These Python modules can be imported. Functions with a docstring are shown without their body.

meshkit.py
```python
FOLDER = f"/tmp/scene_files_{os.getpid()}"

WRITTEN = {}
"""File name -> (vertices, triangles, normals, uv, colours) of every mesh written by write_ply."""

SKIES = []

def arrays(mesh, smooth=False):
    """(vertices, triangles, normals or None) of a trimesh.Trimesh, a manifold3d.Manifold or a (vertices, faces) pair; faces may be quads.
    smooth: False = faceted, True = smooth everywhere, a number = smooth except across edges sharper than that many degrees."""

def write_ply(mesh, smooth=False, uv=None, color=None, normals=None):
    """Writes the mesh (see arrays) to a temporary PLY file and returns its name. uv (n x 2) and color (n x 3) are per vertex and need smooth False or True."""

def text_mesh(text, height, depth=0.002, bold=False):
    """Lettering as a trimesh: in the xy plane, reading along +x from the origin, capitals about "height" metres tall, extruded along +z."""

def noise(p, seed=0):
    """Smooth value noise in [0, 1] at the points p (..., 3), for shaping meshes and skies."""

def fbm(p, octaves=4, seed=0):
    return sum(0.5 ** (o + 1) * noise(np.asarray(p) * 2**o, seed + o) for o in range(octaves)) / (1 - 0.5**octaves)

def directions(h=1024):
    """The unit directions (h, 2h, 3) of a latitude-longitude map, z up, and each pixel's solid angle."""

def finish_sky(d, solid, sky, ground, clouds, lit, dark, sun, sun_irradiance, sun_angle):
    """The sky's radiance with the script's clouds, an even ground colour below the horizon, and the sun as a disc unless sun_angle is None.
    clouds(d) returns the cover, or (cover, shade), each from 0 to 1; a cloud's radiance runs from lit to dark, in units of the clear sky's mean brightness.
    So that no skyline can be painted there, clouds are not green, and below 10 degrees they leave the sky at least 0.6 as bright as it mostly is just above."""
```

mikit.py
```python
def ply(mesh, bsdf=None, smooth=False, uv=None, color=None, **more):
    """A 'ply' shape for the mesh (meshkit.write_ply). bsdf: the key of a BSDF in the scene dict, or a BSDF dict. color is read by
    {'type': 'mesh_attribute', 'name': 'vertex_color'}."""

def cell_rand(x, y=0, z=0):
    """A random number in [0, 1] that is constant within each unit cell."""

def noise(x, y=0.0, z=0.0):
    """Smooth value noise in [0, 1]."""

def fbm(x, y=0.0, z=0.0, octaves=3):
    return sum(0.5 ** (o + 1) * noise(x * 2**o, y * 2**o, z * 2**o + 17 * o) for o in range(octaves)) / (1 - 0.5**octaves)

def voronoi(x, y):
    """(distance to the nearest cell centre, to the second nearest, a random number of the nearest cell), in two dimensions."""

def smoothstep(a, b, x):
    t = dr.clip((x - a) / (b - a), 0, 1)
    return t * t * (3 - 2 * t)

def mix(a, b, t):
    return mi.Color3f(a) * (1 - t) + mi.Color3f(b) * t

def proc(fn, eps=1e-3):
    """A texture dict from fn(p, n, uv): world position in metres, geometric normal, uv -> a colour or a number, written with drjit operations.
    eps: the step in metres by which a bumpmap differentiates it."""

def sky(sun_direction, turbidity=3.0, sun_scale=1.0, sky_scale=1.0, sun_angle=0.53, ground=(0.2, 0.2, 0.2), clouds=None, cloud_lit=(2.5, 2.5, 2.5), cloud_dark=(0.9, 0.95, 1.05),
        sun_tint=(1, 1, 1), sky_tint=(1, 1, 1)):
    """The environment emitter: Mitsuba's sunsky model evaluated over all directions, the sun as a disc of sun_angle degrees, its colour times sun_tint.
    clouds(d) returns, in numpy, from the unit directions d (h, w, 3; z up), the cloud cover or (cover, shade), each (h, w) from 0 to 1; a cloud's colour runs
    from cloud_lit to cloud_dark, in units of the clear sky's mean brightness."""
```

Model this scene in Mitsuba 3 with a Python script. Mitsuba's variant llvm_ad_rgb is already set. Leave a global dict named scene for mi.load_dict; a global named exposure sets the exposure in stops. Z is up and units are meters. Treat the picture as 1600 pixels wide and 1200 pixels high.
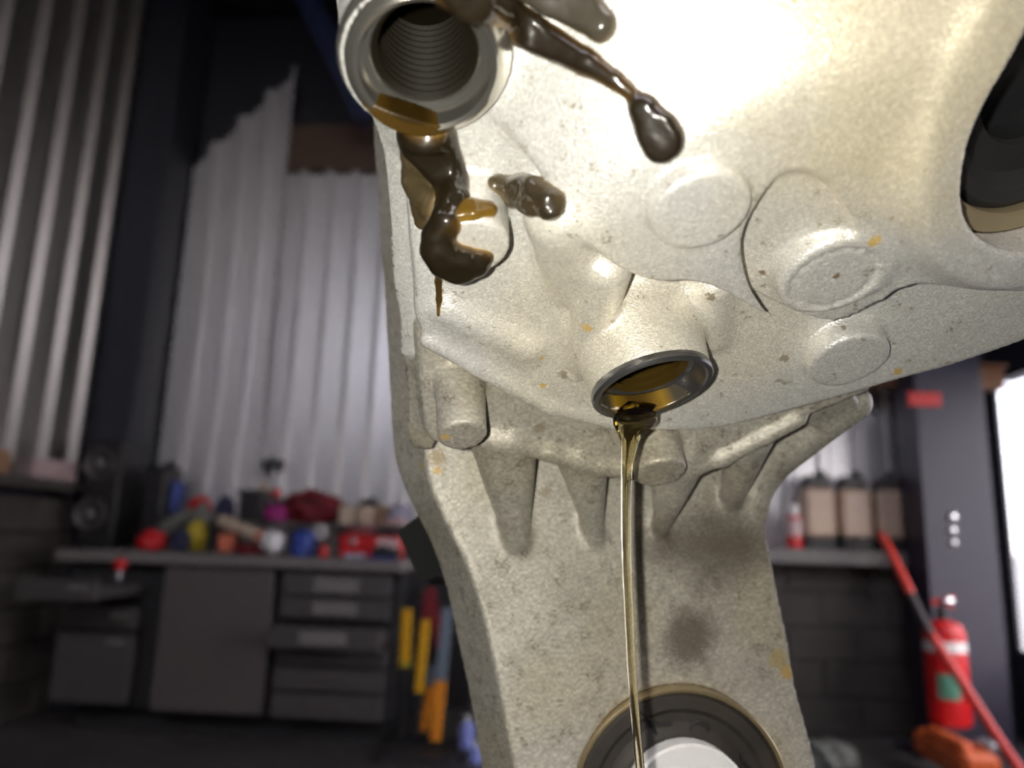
import math, numpy as np, trimesh, mitsuba as mi, drjit as dr, mikit, meshkit
from concurrent.futures import ThreadPoolExecutor
from mikit import proc, noise, fbm, smoothstep, mix
T = mi.ScalarTransform4f
scene, labels = {}, {}

# ---------------------------------------------------------------- camera, sky, lamps, exposure
F = 1200.0                                    # focal length in pixels of the 1600 x 1200 frame
EYE = np.array([0.0, 0.0, 1.05])
YAW = math.radians(3.5)                       # the room's back wall faces -y; the camera is turned a little to the left of it
_up = np.array([.0315, -.980, .198]); _up /= np.linalg.norm(_up)          # the world's up seen in the camera frame (x right, y down, z ahead)
_fw = np.array([0, 0, 1.0]) - _up[2] * _up; _fw /= np.linalg.norm(_fw)
_rt = np.cross(_fw, _up)
_c, _s = math.cos(YAW), math.sin(YAW)
R = np.array([_c * _rt - _s * _fw, _s * _rt + _c * _fw, _up])             # camera frame -> world
def world(p): return EYE + (np.asarray(p, float) / 1000.0) @ R.T         # camera frame in millimetres -> world in metres
def ray(px, py): return np.array([(px - 800) / F, (py - 600) / F, 1.0])
exposure = 0.0
FOCUS = 0.182
scene['camera'] = {'type': 'thinlens', 'fov': math.degrees(2 * math.atan(800 / F)), 'fov_axis': 'x', 'aperture_radius': 0.0012, 'focus_distance': FOCUS, 'near_clip': 0.02, 'far_clip': 200.0,
                   'to_world': T().look_at(origin=EYE.tolist(), target=(EYE + R @ [0, 0, 1.0]).tolist(), up=(R @ [0, -1.0, 0]).tolist())}
scene['sky'] = mikit.sky((0.5, -0.6, 0.62), turbidity=5.0, sun_scale=0.0, sky_scale=1.0, ground=(.35, .34, .33), sky_tint=(1.04, 0.95, .98), clouds=lambda d: 0.6 + 0 * d[..., 2], cloud_lit=(1.76, 1.62, 1.68), cloud_dark=(1.2, 1.15, 1.25))
SKY_GAIN = 20.0
scene['sky']['scale'] = SKY_GAIN
FLASH = 84.0                                   # the phone's own flash, 13 mm left of the lens
_fl = trimesh.creation.cylinder(radius=.0024, height=.0004, sections=24)
_fl = trimesh.Trimesh(_fl.vertices, _fl.faces[np.abs(_fl.face_normals[:, 2] - 1) < .01])
_m = np.eye(4); _m[:3, :3] = R; _m[:3, 3] = world([-13.0, -2.5, -1.0]); _fl.apply_transform(_m)
if np.dot(_fl.face_normals[0], R @ [0, 0, 1.0]) < 0: _fl.invert()
scene['flash_lamp'] = mikit.ply(_fl, None, emitter={'type': 'area', 'radiance': {'type': 'rgb', 'value': [FLASH * 100, FLASH * 97, FLASH * 87]}})
labels['flash_lamp'] = {'label': 'small white flash lamp of the phone, beside the lens', 'category': 'lamp'}

# ---------------------------------------------------------------- helpers
count = {}
def numbered(key):
    n = count.get(key, 0); count[key] = n + 1
    return key if n == 0 else f'{key}_{n:03d}'
def thing(name, label, cat, group=None):
    key = numbered(name); labels[key] = {'label': label, 'category': cat}
    if group: labels[key]['group'] = group
    return key
def struct(name, label=None):
    key = numbered(name); labels[key] = {'kind': 'structure'}
    if label: labels[key]['label'] = label
    return key
def part(parent, name, mesh, bsdf, smooth=False, label=None, **kw):
    key = numbered(parent + '__' + name)
    scene[key] = mikit.ply(mesh, bsdf, smooth=smooth, **kw)
    if label: labels[key] = {'label': label}
    return key
def whole(key, mesh, bsdf, smooth=False, **kw): scene[key] = mikit.ply(mesh, bsdf, smooth=smooth, **kw); return key
def cat_(ms): return trimesh.util.concatenate(ms)
def unit(v): v = np.asarray(v, float); return v / np.linalg.norm(v)
def frame(z, x=None):
    z = unit(z); x = np.array([1.0, 0, 0]) if x is None else np.asarray(x, float)
    x = unit(x - z * (x @ z)); return np.stack([x, np.cross(z, x), z], 1)      # columns x, y, z
def box(x0, x1, y0, y1, z0, z1, b=0.0):
    """an axis-parallel box, its edges chamfered by b"""
    x0, x1 = sorted((x0, x1)); y0, y1 = sorted((y0, y1)); z0, z1 = sorted((z0, z1))
    b = min(b, .45 * min(x1 - x0, y1 - y0, z1 - z0))
    if b <= 0: return trimesh.creation.box(bounds=[[x0, y0, z0], [x1, y1, z1]])
    pts = [(x, y, z) for X, x_ in (((x0, x1), 0),) for a in (0, 1, 2) for x in ((x0, x1) if a == 0 else (x0 + b, x1 - b)) for y in ((y0, y1) if a == 1 else (y0 + b, y1 - b)) for z in ((z0, z1) if a == 2 else (z0 + b, z1 - b))]
    return trimesh.convex.convex_hull(np.array(pts))
def tube(pts, r, sides=12):
    p = np.asarray(pts, float); r = np.broadcast_to(r, (len(p),)); t = np.gradient(p, axis=0); t /= np.linalg.norm(t, axis=1, keepdims=True)
    ref = np.array([0, 0, 1.0]) if abs(t[0][2]) < .9 else np.array([1.0, 0, 0])
    u = []; 
    for k in t:
        a = ref - k * (ref @ k); a /= np.linalg.norm(a); u.append(a); ref = a
    u = np.array(u); w = np.cross(t, u); an = np.arange(sides) * 2 * np.pi / sides
    v = (p[:, None] + r[:, None, None] * (np.cos(an)[None, :, None] * u[:, None] + np.sin(an)[None, :, None] * w[:, None])).reshape(-1, 3)
    n = len(p); f = []
    for i in range(n - 1):
        for j in range(sides):
            a, b2, c, d = i * sides + j, i * sides + (j + 1) % sides, (i + 1) * sides + (j + 1) % sides, (i + 1) * sides + j
            f += [[a, b2, c], [a, c, d]]
    v = np.vstack([v, p[:1], p[-1:]]); e0, e1 = n * sides, n * sides + 1
    for j in range(sides):
        f += [[e0, (j + 1) % sides, j], [e1, (n - 1) * sides + j, (n - 1) * sides + (j + 1) % sides]]
    m = trimesh.Trimesh(v, f, process=False); 
    return m
def spline(pts, n=60):
    from scipy.interpolate import CubicSpline
    p = np.asarray(pts, float); s = np.r_[0, np.cumsum(np.linalg.norm(np.diff(p[:, :3], axis=0), axis=1))]
    return CubicSpline(s, p)(np.linspace(0, s[-1], n))
def lathe(profile, c, n, sections=96, x=None, wob=None):
    """profile: (radius, height along n) pairs from the outside round; c, n in any frame. Closed if the profile is."""
    p = np.asarray(profile, float); M = frame(n, x); an = np.arange(sections) * 2 * np.pi / sections
    h = p[:, 1][:, None] + (0 if wob is None else wob(an[None, :], p[:, 0][:, None], p[:, 1][:, None]))
    loc = np.stack([p[:, 0][:, None] * np.cos(an), p[:, 0][:, None] * np.sin(an), h + 0 * an], -1).reshape(-1, 3)
    f = []
    for i in range(len(p) - 1):
        a = i * sections + np.arange(sections); b = i * sections + (np.arange(sections) + 1) % sections
        f.append(np.stack([a, b, b + sections], 1)); f.append(np.stack([a, b + sections, a + sections], 1))
    m = trimesh.Trimesh(np.asarray(c) + loc @ M.T, np.vstack(f), process=False)
    return m
def toworld(m):
    m = m.copy(); m.vertices = world(m.vertices); return m
# ---------------------------------------------------------------- solids as signed distances (millimetres, camera frame), meshed by surface nets
def smin(a, b, k):
    h = np.maximum(k - np.abs(a - b), 0) / k
    return np.minimum(a, b) - h * h * h * k / 6
def smax(a, b, k): return -smin(-a, -b, k)
def plane_hit(px, py, p0, n):
    r = ray(px, py); return r * (np.dot(n, p0) / np.dot(n, r))
def poly2d(q, P):
    """signed distance to a closed polygon, inside negative"""
    d = np.full(len(q), 1e18); s = np.ones(len(q))
    for i in range(len(P)):
        a, b = P[i], P[i - 1]; e = b - a; w = q - a
        t = np.clip((w @ e) / (e @ e), 0, 1); dd = w - t[:, None] * e
        d = np.minimum(d, (dd * dd).sum(1))
        c1, c2, c3 = q[:, 1] >= a[1], q[:, 1] < b[1], e[0] * w[:, 1] > e[1] * w[:, 0]
        s = np.where((c1 & c2 & c3) | (~c1 & ~c2 & ~c3), -s, s)
    return s * np.sqrt(d)
def smooth_poly(pts, closed_from=None, it=2, keep=()):
    """Chaikin corner cutting, the corners in keep stay"""
    p = [(np.asarray(a, float), i in keep) for i, a in enumerate(pts)]
    for _ in range(it):
        q = []
        for i, (a, k) in enumerate(p):
            pr, nx = p[i - 1][0], p[(i + 1) % len(p)][0]
            if k: q.append((a, True))
            else: q += [(a + .25 * (pr - a), False), (a + .25 * (nx - a), False)]
        p = q
    return np.array([a for a, _ in p])
def prism(px, p0, n, d, L, k=3.0, it=2, keep=()):
    """the contour px seen from the camera lies in the plane (p0, n) and is swept along d by L; edges rounded by k"""
    p0, n, d = np.asarray(p0, float), unit(n), unit(d); M = frame(n); c = abs(d @ n)
    P = np.array([plane_hit(x, y, p0, n) - p0 for x, y in px]) @ M[:, :2]
    P = smooth_poly(P, it=it, keep=keep)
    def f(p):
        w = p - p0; t = w @ n; q = (w - d * (t / (d @ n))[:, None]) @ M[:, :2]
        return smax(smax(poly2d(q, P) * c, t, k), -t - L * c, k)
    return f
def ball(c, r): c = np.asarray(c, float); return lambda p: np.linalg.norm(p - c, axis=1) - r
def cone(a, b, ra, rb):
    a, b = np.asarray(a, float), np.asarray(b, float); e = b - a; L2 = e @ e
    def f(p):
        w = p - a; t = np.clip(w @ e / L2, 0, 1)
        return (np.linalg.norm(w - t[:, None] * e, axis=1) - (ra + (rb - ra) * t)) * .95
    return f
def cyl(c, n, r, L, k=1.5, taper=0.0):
    """a boss: end face at c facing n, reaching back by L, wider by taper per mm"""
    c, n = np.asarray(c, float), unit(n)
    def f(p):
        w = p - c; t = w @ n; rad = np.sqrt(np.maximum((w * w).sum(1) - t * t, 0))
        return smax(smax(rad - r + taper * t, t, k), -t - L, k)
    return f
def half(c, n):
    c, n = np.asarray(c, float), unit(n); return lambda p: (p - c) @ n
def at(px, py, z): return ray(px, py) * z
def build_sdf(ops):
    def f(p):
        d = None
        for kind, g, k in ops:
            e = g(p)
            if d is None: d = e
            elif kind == '+': d = smin(d, e, k)
            elif kind == '-': d = smax(d, -e, k)
            elif kind == '&': d = smax(d, e, k)
            elif kind == 'disp': d = d + e
        return d
    return f
POOL = ThreadPoolExecutor(4)
def evaluate(f, p, step=40000):
    return np.concatenate(list(POOL.map(f, [p[i:i + step] for i in range(0, len(p), step)]))) if len(p) else np.zeros(0)
def surface(f, lo, hi, h, levels=(8, 2, 1)):
    """surface nets on a narrow band, refined level by level; h: the finest cell in mm"""
    lo = np.asarray(lo, float); n = np.ceil((np.asarray(hi, float) - lo) / (h * levels[0])).astype(int)
    ijk = np.stack(np.meshgrid(*[np.arange(x) for x in n], indexing='ij'), -1).reshape(-1, 3)
    for a, b in zip(levels, levels[1:]):
        d = evaluate(f, lo + (ijk + .5) * h * a); ijk = ijk[np.abs(d) < h * a * 1.15]
        m = a // b; sub = np.stack(np.meshgrid(*[np.arange(m)] * 3, indexing='ij'), -1).reshape(-1, 3)
        ijk = (ijk[:, None] * m + sub).reshape(-1, 3)
    N = n * levels[0] + 2                                              # finest cells ijk; their corner nodes
    code = lambda a: (a[..., 0].astype(np.int64) * N[1] + a[..., 1]) * N[2] + a[..., 2]
    corner = np.array([[i, j, k] for i in (0, 1) for j in (0, 1) for k in (0, 1)])
    cc = code(ijk[:, None] + corner); nodes, inv = np.unique(cc, return_inverse=True); inv = inv.reshape(cc.shape)
    xyz = np.stack([nodes // (N[1] * N[2]), nodes // N[2] % N[1], nodes % N[2]], 1)
    val = evaluate(f, lo + xyz * h); D = val[inv]; on = (D < 0).any(1) & (D >= 0).any(1)
    ijk, D, inv = ijk[on], D[on], inv[on]
    acc, cnt = np.zeros((len(ijk), 3)), np.zeros(len(ijk))
    for a in range(8):
        for b in range(a + 1, 8):
            if np.abs(corner[a] - corner[b]).sum() != 1: continue
            x = (D[:, a] < 0) != (D[:, b] < 0); t = np.where(x, D[:, a] / np.where(x, D[:, a] - D[:, b], 1), 0)
            acc += np.where(x[:, None], corner[a] + t[:, None] * (corner[b] - corner[a]), 0); cnt += x
    V = lo + (ijk + acc / cnt[:, None]) * h
    where = {}; order = np.argsort(code(ijk)); sc = code(ijk)[order]
    def look(a):
        c = code(a); i = np.clip(np.searchsorted(sc, c), 0, len(sc) - 1); return np.where(sc[i] == c, order[i], -1)
    faces = []
    for ax in range(3):
        e = np.eye(3, dtype=int); u, w = e[(ax + 1) % 3], e[(ax + 2) % 3]
        k1 = [0, 4, 2, 1][ax + 1]; x = (D[:, 0] < 0) != (D[:, k1] < 0)
        c = ijk[x]; q = np.stack([np.arange(len(ijk))[x], look(c - u), look(c - u - w), look(c - w)], 1); neg = D[x, 0] < 0
        ok = (q >= 0).all(1); q, neg = q[ok], neg[ok]; q = np.where(neg[:, None], q, q[:, ::-1]); faces += [q[:, [0, 1, 2]], q[:, [0, 2, 3]]]
    Fc = np.vstack(faces); used = np.unique(Fc); back = np.full(len(V), -1); back[used] = np.arange(len(used))
    return trimesh.Trimesh(V[used], back[Fc], process=False)
def march(f, px, py, z0=80.0, z1=330.0):
    """where view rays meet a solid: measuring only"""
    r = np.stack([(np.atleast_1d(px) - 800) / F, (np.atleast_1d(py) - 600) / F, np.ones(np.size(px))], 1); ln = np.linalg.norm(r, axis=1); z = np.full(len(r), z0)
    for _ in range(48): z = np.minimum(z + np.clip(f(r * z[:, None]) * .9, -2, 14) / ln, z1)
    return r * z[:, None], z < z1 - .5
# ---------------------------------------------------------------- the casting that hangs over the camera
N0 = unit([.085, .80, -.59])                   # the way its bosses point (downwards and a little towards the camera)
NDRAIN = unit([.206, .865, -.46])
FILL, DRAIN = at(665, 108, 131.0), at(1021, 610, 180.0)
NB = unit([.05, .70, -.71]); PB = at(950, 560, 192.0)
def bz(px, py, off=0.0): return plane_hit(px, py, PB, NB) + NB * off
def side(d, L): return d
# main body
B_px = [(640, 380), (646, 450), (650, 515), (690, 545), (760, 603), (860, 645), (950, 668), (1040, 680), (1110, 678), (1180, 662), (1260, 640), (1390, 602), (1500, 572), (1620, 530), (1700, 480), (1750, 300), (1750, -120), (900, -200), (520, -200), (575, 60), (622, 205), (632, 280)]
DOME = np.array([.241, -.354, .904]) * 258.0
A_px = [(700, 220), (785, 290), (870, 335), (950, 412), (1020, 442), (1100, 438), (1180, 492), (1290, 528), (1335, 512), (1440, 420), (1700, 480), (1800, 200), (1800, -300), (1000, -300), (600, -250), (600, 0), (640, 160)]
PA = at(1100, 440, 160.0)
SEAL = at(1747, 137, 140.0); NSEAL = unit([.33, .57, -.75])
def dome(p): return np.linalg.norm(p - DOME, axis=1) - 117.0
PAD = at(1285, 375, 150.0)
base_ops = [
    ('+', prism(B_px, PB, NB, -N0, 60, 4.0), 1),
    ('+', prism([(653, 560), (652, 535), (646, 450), (640, 380), (632, 280), (622, 205), (600, 120), (562, 0), (520, -200), (640, -200), (700, 250), (705, 400), (700, 500), (690, 545), (690, 565)], at(630, 300, 177.5), [.3, .55, -.78], [-.86, 0, .5], 7.2, 2.2, it=1), 3.0),
    ('+', (lambda g: (lambda p: smax(g(p), dome(p), 5.0)))(prism(A_px, PA, N0, -N0, 90, 1.0)), 4.0),
    # axle opening
    ('+', cyl(SEAL + NSEAL * .3, NSEAL, 42, 62, 5.0, .1), 8.0),
    # fill port boss and the wall it grows from
    ('+', cyl(FILL - N0 * 1.2, N0, 14.2, 45, 1.5, .05), 3.0),
    ('+', cone(at(600, 40, 160), at(640, 200, 172), 8, 5), 4.0),
    # drain port boss
    ('+', cyl(DRAIN - NDRAIN * 1.0, NDRAIN, 14.4, 42, 1.5, .12), 5.0),
    # ribs
    ('+', cone(at(948, 420, 164), at(912, 560, 192), 5.4, 4.6), 2.0),
    ('+', cone(at(880, 335, 154), bz(895, 440, -1.5), 8.0, 6.0), 5.0),
    ('+', cone(bz(1115, 445, 0), bz(1118, 530, -1.0), 5.0, 3.0), 6.0),
    ('+', cone(bz(700, 485, -1.0), bz(820, 545, -1.0), 3.0, 3.4), 7.0),
    ('+', cone(bz(670, 535, -1.1), bz(860, 638, -1.2), 2.2, 2.2), 3.0),
    ('+', cone(bz(860, 638, -1.2), bz(960, 662, -1.2), 2.2, 2.2), 3.0),
    # bosses with flat ends
    ('+', cyl(at(738, 388, 153), N0, 7.4, 30, 1.6, .06), 3.0),
    ('+', cyl(at(1095, 335, 140.5), N0, 9.2, 20, 2.0, .1), 1.5),
    ('+', cyl(at(1328, 566, 191), N0, 10.0, 25, 1.2, .06), 1.5),
    ('+', ball(bz(900, 582, 0), 2.4), .8),
]
# the sunk pad with its raised boss: its floor lies below the left rim and comes out at the lower right
_s, _ = march(build_sdf(base_ops), [1195, 1290, 1385, 1303], [350, 262, 420, 437]); _dn = np.array([8.0, 3.0, .2, .2])
_fl = _s[:3] * (1 + _dn[:3, None] / np.linalg.norm(_s[:3], axis=1)[:, None]); NPAD = unit(np.cross(_fl[1] - _fl[0], _fl[2] - _fl[0])); NPAD = NPAD * -np.sign(NPAD[2])
_dr = unit(ray(1060, 400))
PADC = _s[3] - _dr * 1.0
body_ops = base_ops + [
    ('-', prism([(1163, 388), (1172, 350), (1205, 290), (1240, 250), (1285, 242), (1330, 260), (1362, 310), (1410, 400), (1430, 500), (1330, 560), (1230, 520), (1180, 450)], _fl[0] + NPAD * 15, NPAD, _dr, 15 / abs(_dr @ NPAD), .8), .5),
    ('+', cyl(PADC, N0, 11.6, 24, 2.5, .06), 4.0),
    ('-', cyl(PADC + N0 * 2, N0, 9.0, 2.9, .4), .6),
    ('+', cyl(PADC - N0 * .3, N0, 8.4, 3.0, .6), .3),
    # bores
    ('-', cyl(FILL + N0 * 5, N0, 12.9, 62, .5), .5),
    ('-', cyl(DRAIN + NDRAIN * 5, NDRAIN, 12.9, 62, .5), .5),
    ('-', cyl(SEAL + NSEAL * 20, NSEAL, 33.0, 64, 1.0), 2.0),
    ('&', lambda p: p[:, 2] - 259.0 + .25 * np.maximum(p[:, 1], 0), 2.0),
    ('&', lambda p: -p[:, 1] - 146.0, 1.0), ('&', lambda p: p[:, 0] - 146.0, 1.0),
    ('disp', lambda p: (meshkit.noise(p * .06, 5) - .5) * .7, 0),
]
body_sdf = build_sdf(body_ops)
LO, HI = (-84, -150, 100), (150, 60, 262)
body = surface(body_sdf, LO, HI, .8)
# mounting bracket behind it
NARM = unit([.18, -.18, -.96]); PARM = at(1000, 900, 245.0)
ARM_px = [(606, 10), (620, 130), (628, 200), (636, 290), (642, 400), (650, 520), (657, 620), (663, 700), (670, 755), (700, 822), (741, 901), (774, 1037), (804, 1200), (840, 1400), (1330, 1420), (1278, 1200), (1240, 1055), (1210, 890), (1188, 765), (1230, 690), (1260, 600)]
C_px = [(648, 400), (655, 690), (700, 700), (760, 693), (800, 697), (860, 716), (940, 738), (1010, 746), (1060, 742), (1130, 722), (1190, 692), (1245, 660), (1300, 640), (1390, 600), (1400, 450), (1000, 400)]
PC, NC = at(940, 735, 226.0), unit([.05, .55, -.82])
RIM_px = [(752, 684), (800, 690), (860, 707), (940, 729), (1005, 738), (1062, 735), (1130, 715), (1190, 685), (1245, 655)]
BUSH = at(1066, 1258, 233.0); NBUSH = unit([.10, -.12, -.98])
def armz(px, py, off=0.0): return plane_hit(px, py, PARM, NARM) - NARM * (-off)
arm_ops = [
    ('+', prism(ARM_px, PARM, NARM, [-.53, -.05, .85], 25, 1.6), 1),
    ('+', prism(C_px, PC, unit([.05, .55, -.82]), -N0, 40, 4.0), 5.0),
    ('+', prism([(648, 480), (652, 535), (658, 640), (660, 700), (684, 706), (692, 640), (690, 480)], at(630, 300, 179.5), [.3, .55, -.78], [-.80, 0, .6], 6.5, 1.5, it=2), 5.0),
    *[('+', cone(plane_hit(a[0], a[1], PC, NC) - NC * .4, plane_hit(b[0], b[1], PC, NC) - NC * .4, 2.8, 2.8), 2.5) for a, b in zip(RIM_px, RIM_px[1:])],
    # gussets running down on to the arm
    ('+', cone(at(785, 670, 226), armz(808, 842, .5), 11.0, 3.6), 4.0),
    ('+', cone(at(905, 690, 230), armz(930, 838, .5), 9.0, 2.6), 4.0),
    ('+', cone(at(1062, 700, 230), armz(1032, 828, .5), 9.0, 2.6), 4.0),
    ('+', cone(at(1168, 680, 234), armz(1142, 782, .5), 8.0, 3.0), 4.0),
    ('+', cone(at(1330, 630, 236), armz(1190, 730, -4), 6.0, 8.0), 6.0),
    ('+', cone(armz(1190, 730, -4), armz(1185, 790, -4), 8.0, 5.0), 6.0),
    # bosses
    ('+', cyl(at(723, 681, 197), N0, 6.3, 60, .7, .03), 3.0),
    ('+', cyl(at(1033, 741, 215), N0, 7.4, 50, 1.0, .03), 2.5),
    ('+', cyl(at(1292, 645, 230), N0, 9.0, 20, 2.5, .02), 4.0),
    # bushing eye
    ('-', cyl(BUSH + NBUSH * 20, NBUSH, 34.0, 70, .5), 1.0),
    ('&', lambda p: p[:, 1] - 186.0, 1.0),
    ('disp', lambda p: (meshkit.noise(p * .06, 9) - .5) * .8, 0),
]
arm_sdf = build_sdf(arm_ops)
arm = surface(arm_sdf, (-84, -128, 180), (150, 190, 290), .9)
H = thing('differential_housing', 'cast aluminium gear housing with two open threaded ports, hanging over the camera', 'gear housing')
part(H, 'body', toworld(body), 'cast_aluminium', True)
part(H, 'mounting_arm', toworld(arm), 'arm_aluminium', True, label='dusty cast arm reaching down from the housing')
blk = trimesh.convex.convex_hull(np.array([at(x, y, z) for x, y in ((621, 830), (656, 804), (690, 880), (678, 905), (655, 906)) for z in (262, 278)])); part(H, 'rubber_stop', toworld(blk), 'matte_rubber', label='dark rubber stop block behind the left edge of the arm')
# ports: a machined rim, a counterbore, a thread
def port(c, n, name):
    rim = [(13.2, -6), (14.6, -1.6), (14.6, -.5), (14.2, 0), (13.2, 0), (12.7, -.4), (11.3, -4.6), (9.9, -5.2), (9.5, -5.6), (9.5, -6.2), (13.2, -6)]
    if name == 'fill_port': rim = [(13.2, -8), (15.0, -4.5), (15.0, -3.2), (14.4, -2.0), (13.2, -.5), (12.2, 0), (11.4, -.4), (10.9, -4.0), (9.7, -4.4), (9.35, -4.8), (9.35, -5.6), (13.2, -8)]
    part(H, name, toworld(lathe(rim, c, n, 128)), 'machined_steel' if name == 'fill_port' else 'drain_steel', 25, label='machined rim of the ' + ('upper' if name == 'fill_port' else 'lower') + ' port')
    y0 = -5.2; P = 2.1; prof = []
    for i in range(12):
        prof += [(9.7, y0 - i * P), (9.7, y0 - i * P - .2), (8.2, y0 - i * P - .95), (8.2, y0 - i * P - 1.25), (9.7, y0 - i * P - P + .1)]
    prof += [(9.4, y0 - 12 * P - 14), (.05, y0 - 12 * P - 14)]
    _dn = R.T @ np.array([0, 0, 1.0]); m = lathe(prof, c, n, 96, x=_dn, wob=lambda a, r, h: np.where(h > y0 - 12 * P - 1, P * (a / (2 * np.pi) - .5), 0) * (np.abs(a - 0) >= 0))
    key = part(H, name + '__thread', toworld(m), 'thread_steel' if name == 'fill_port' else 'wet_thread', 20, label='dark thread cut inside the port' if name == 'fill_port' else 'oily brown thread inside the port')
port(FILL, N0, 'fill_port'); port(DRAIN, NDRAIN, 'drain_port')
# axle seal
part(H, 'axle_seal', toworld(lathe([(32.8, -4.6), (32.4, -4.0), (29.0, -4.0), (28.4, -4.6), (28.2, -7.5), (26.5, -8.2), (26.0, -14), (32.8, -14), (32.8, -4.6)], SEAL - NSEAL * 5, NSEAL, 160)), 'seal_case', 25, label='brown metal case of the axle seal')
part(H, 'axle_seal__seal_lip', toworld(lathe([(28.2, -7.0), (26.5, -5.4), (24, -5.6), (21, -9.0), (15.5, -9.8), (14.8, -11), (14.5, -18), (.05, -18)], SEAL - NSEAL * 5, NSEAL, 160)), 'black_rubber', 25, label='black rubber seal lip')
# bushing in the arm's eye
Bz = part(H, 'bushing', toworld(lathe([(34.2, -20), (34.2, .6), (33.8, 1.0), (33.2, 1.0), (32.8, .6), (32.6, -20)], BUSH, NBUSH, 128)), 'brassy_steel', 25, label='thin brassy outer ring of the bushing')
part(Bz, 'rubber', toworld(lathe([(32.8, -20), (32.8, -1.2), (31.5, -.4), (28, -.2), (26.5, -1.4), (24, -1.4), (22.5, -.2), (20.5, .4), (19.4, 0), (19.4, -20)], BUSH, NBUSH, 128)), 'dusty_rubber', 25, label='dark rubber filling')
def stroke(px): return toworld(tube([plane_hit(x, y, BUSH + NBUSH * .1, NBUSH) for x, y in px], .38, 8))
for px in ([(1000, 1112), (1018, 1126), (1030, 1131), (1050, 1130)], [(1018, 1126), (1026, 1148)], [(1078, 1142), (1083, 1130), (1094, 1125), (1105, 1130), (1108, 1142)], [(1158, 1178), (1160, 1190), (1172, 1200)]): part(Bz, 'mark', stroke(px), 'black_rubber', True)
part(Bz, 'sleeve', toworld(lathe([(19.6, -22), (19.6, 5.4), (18.9, 6.2), (7.5, 6.2), (7.0, 5.6), (7.0, -20)], BUSH + np.array([.5, 0, 0]), NBUSH, 128)), 'bright_aluminium', 25, label='bright aluminium inner sleeve')
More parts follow.
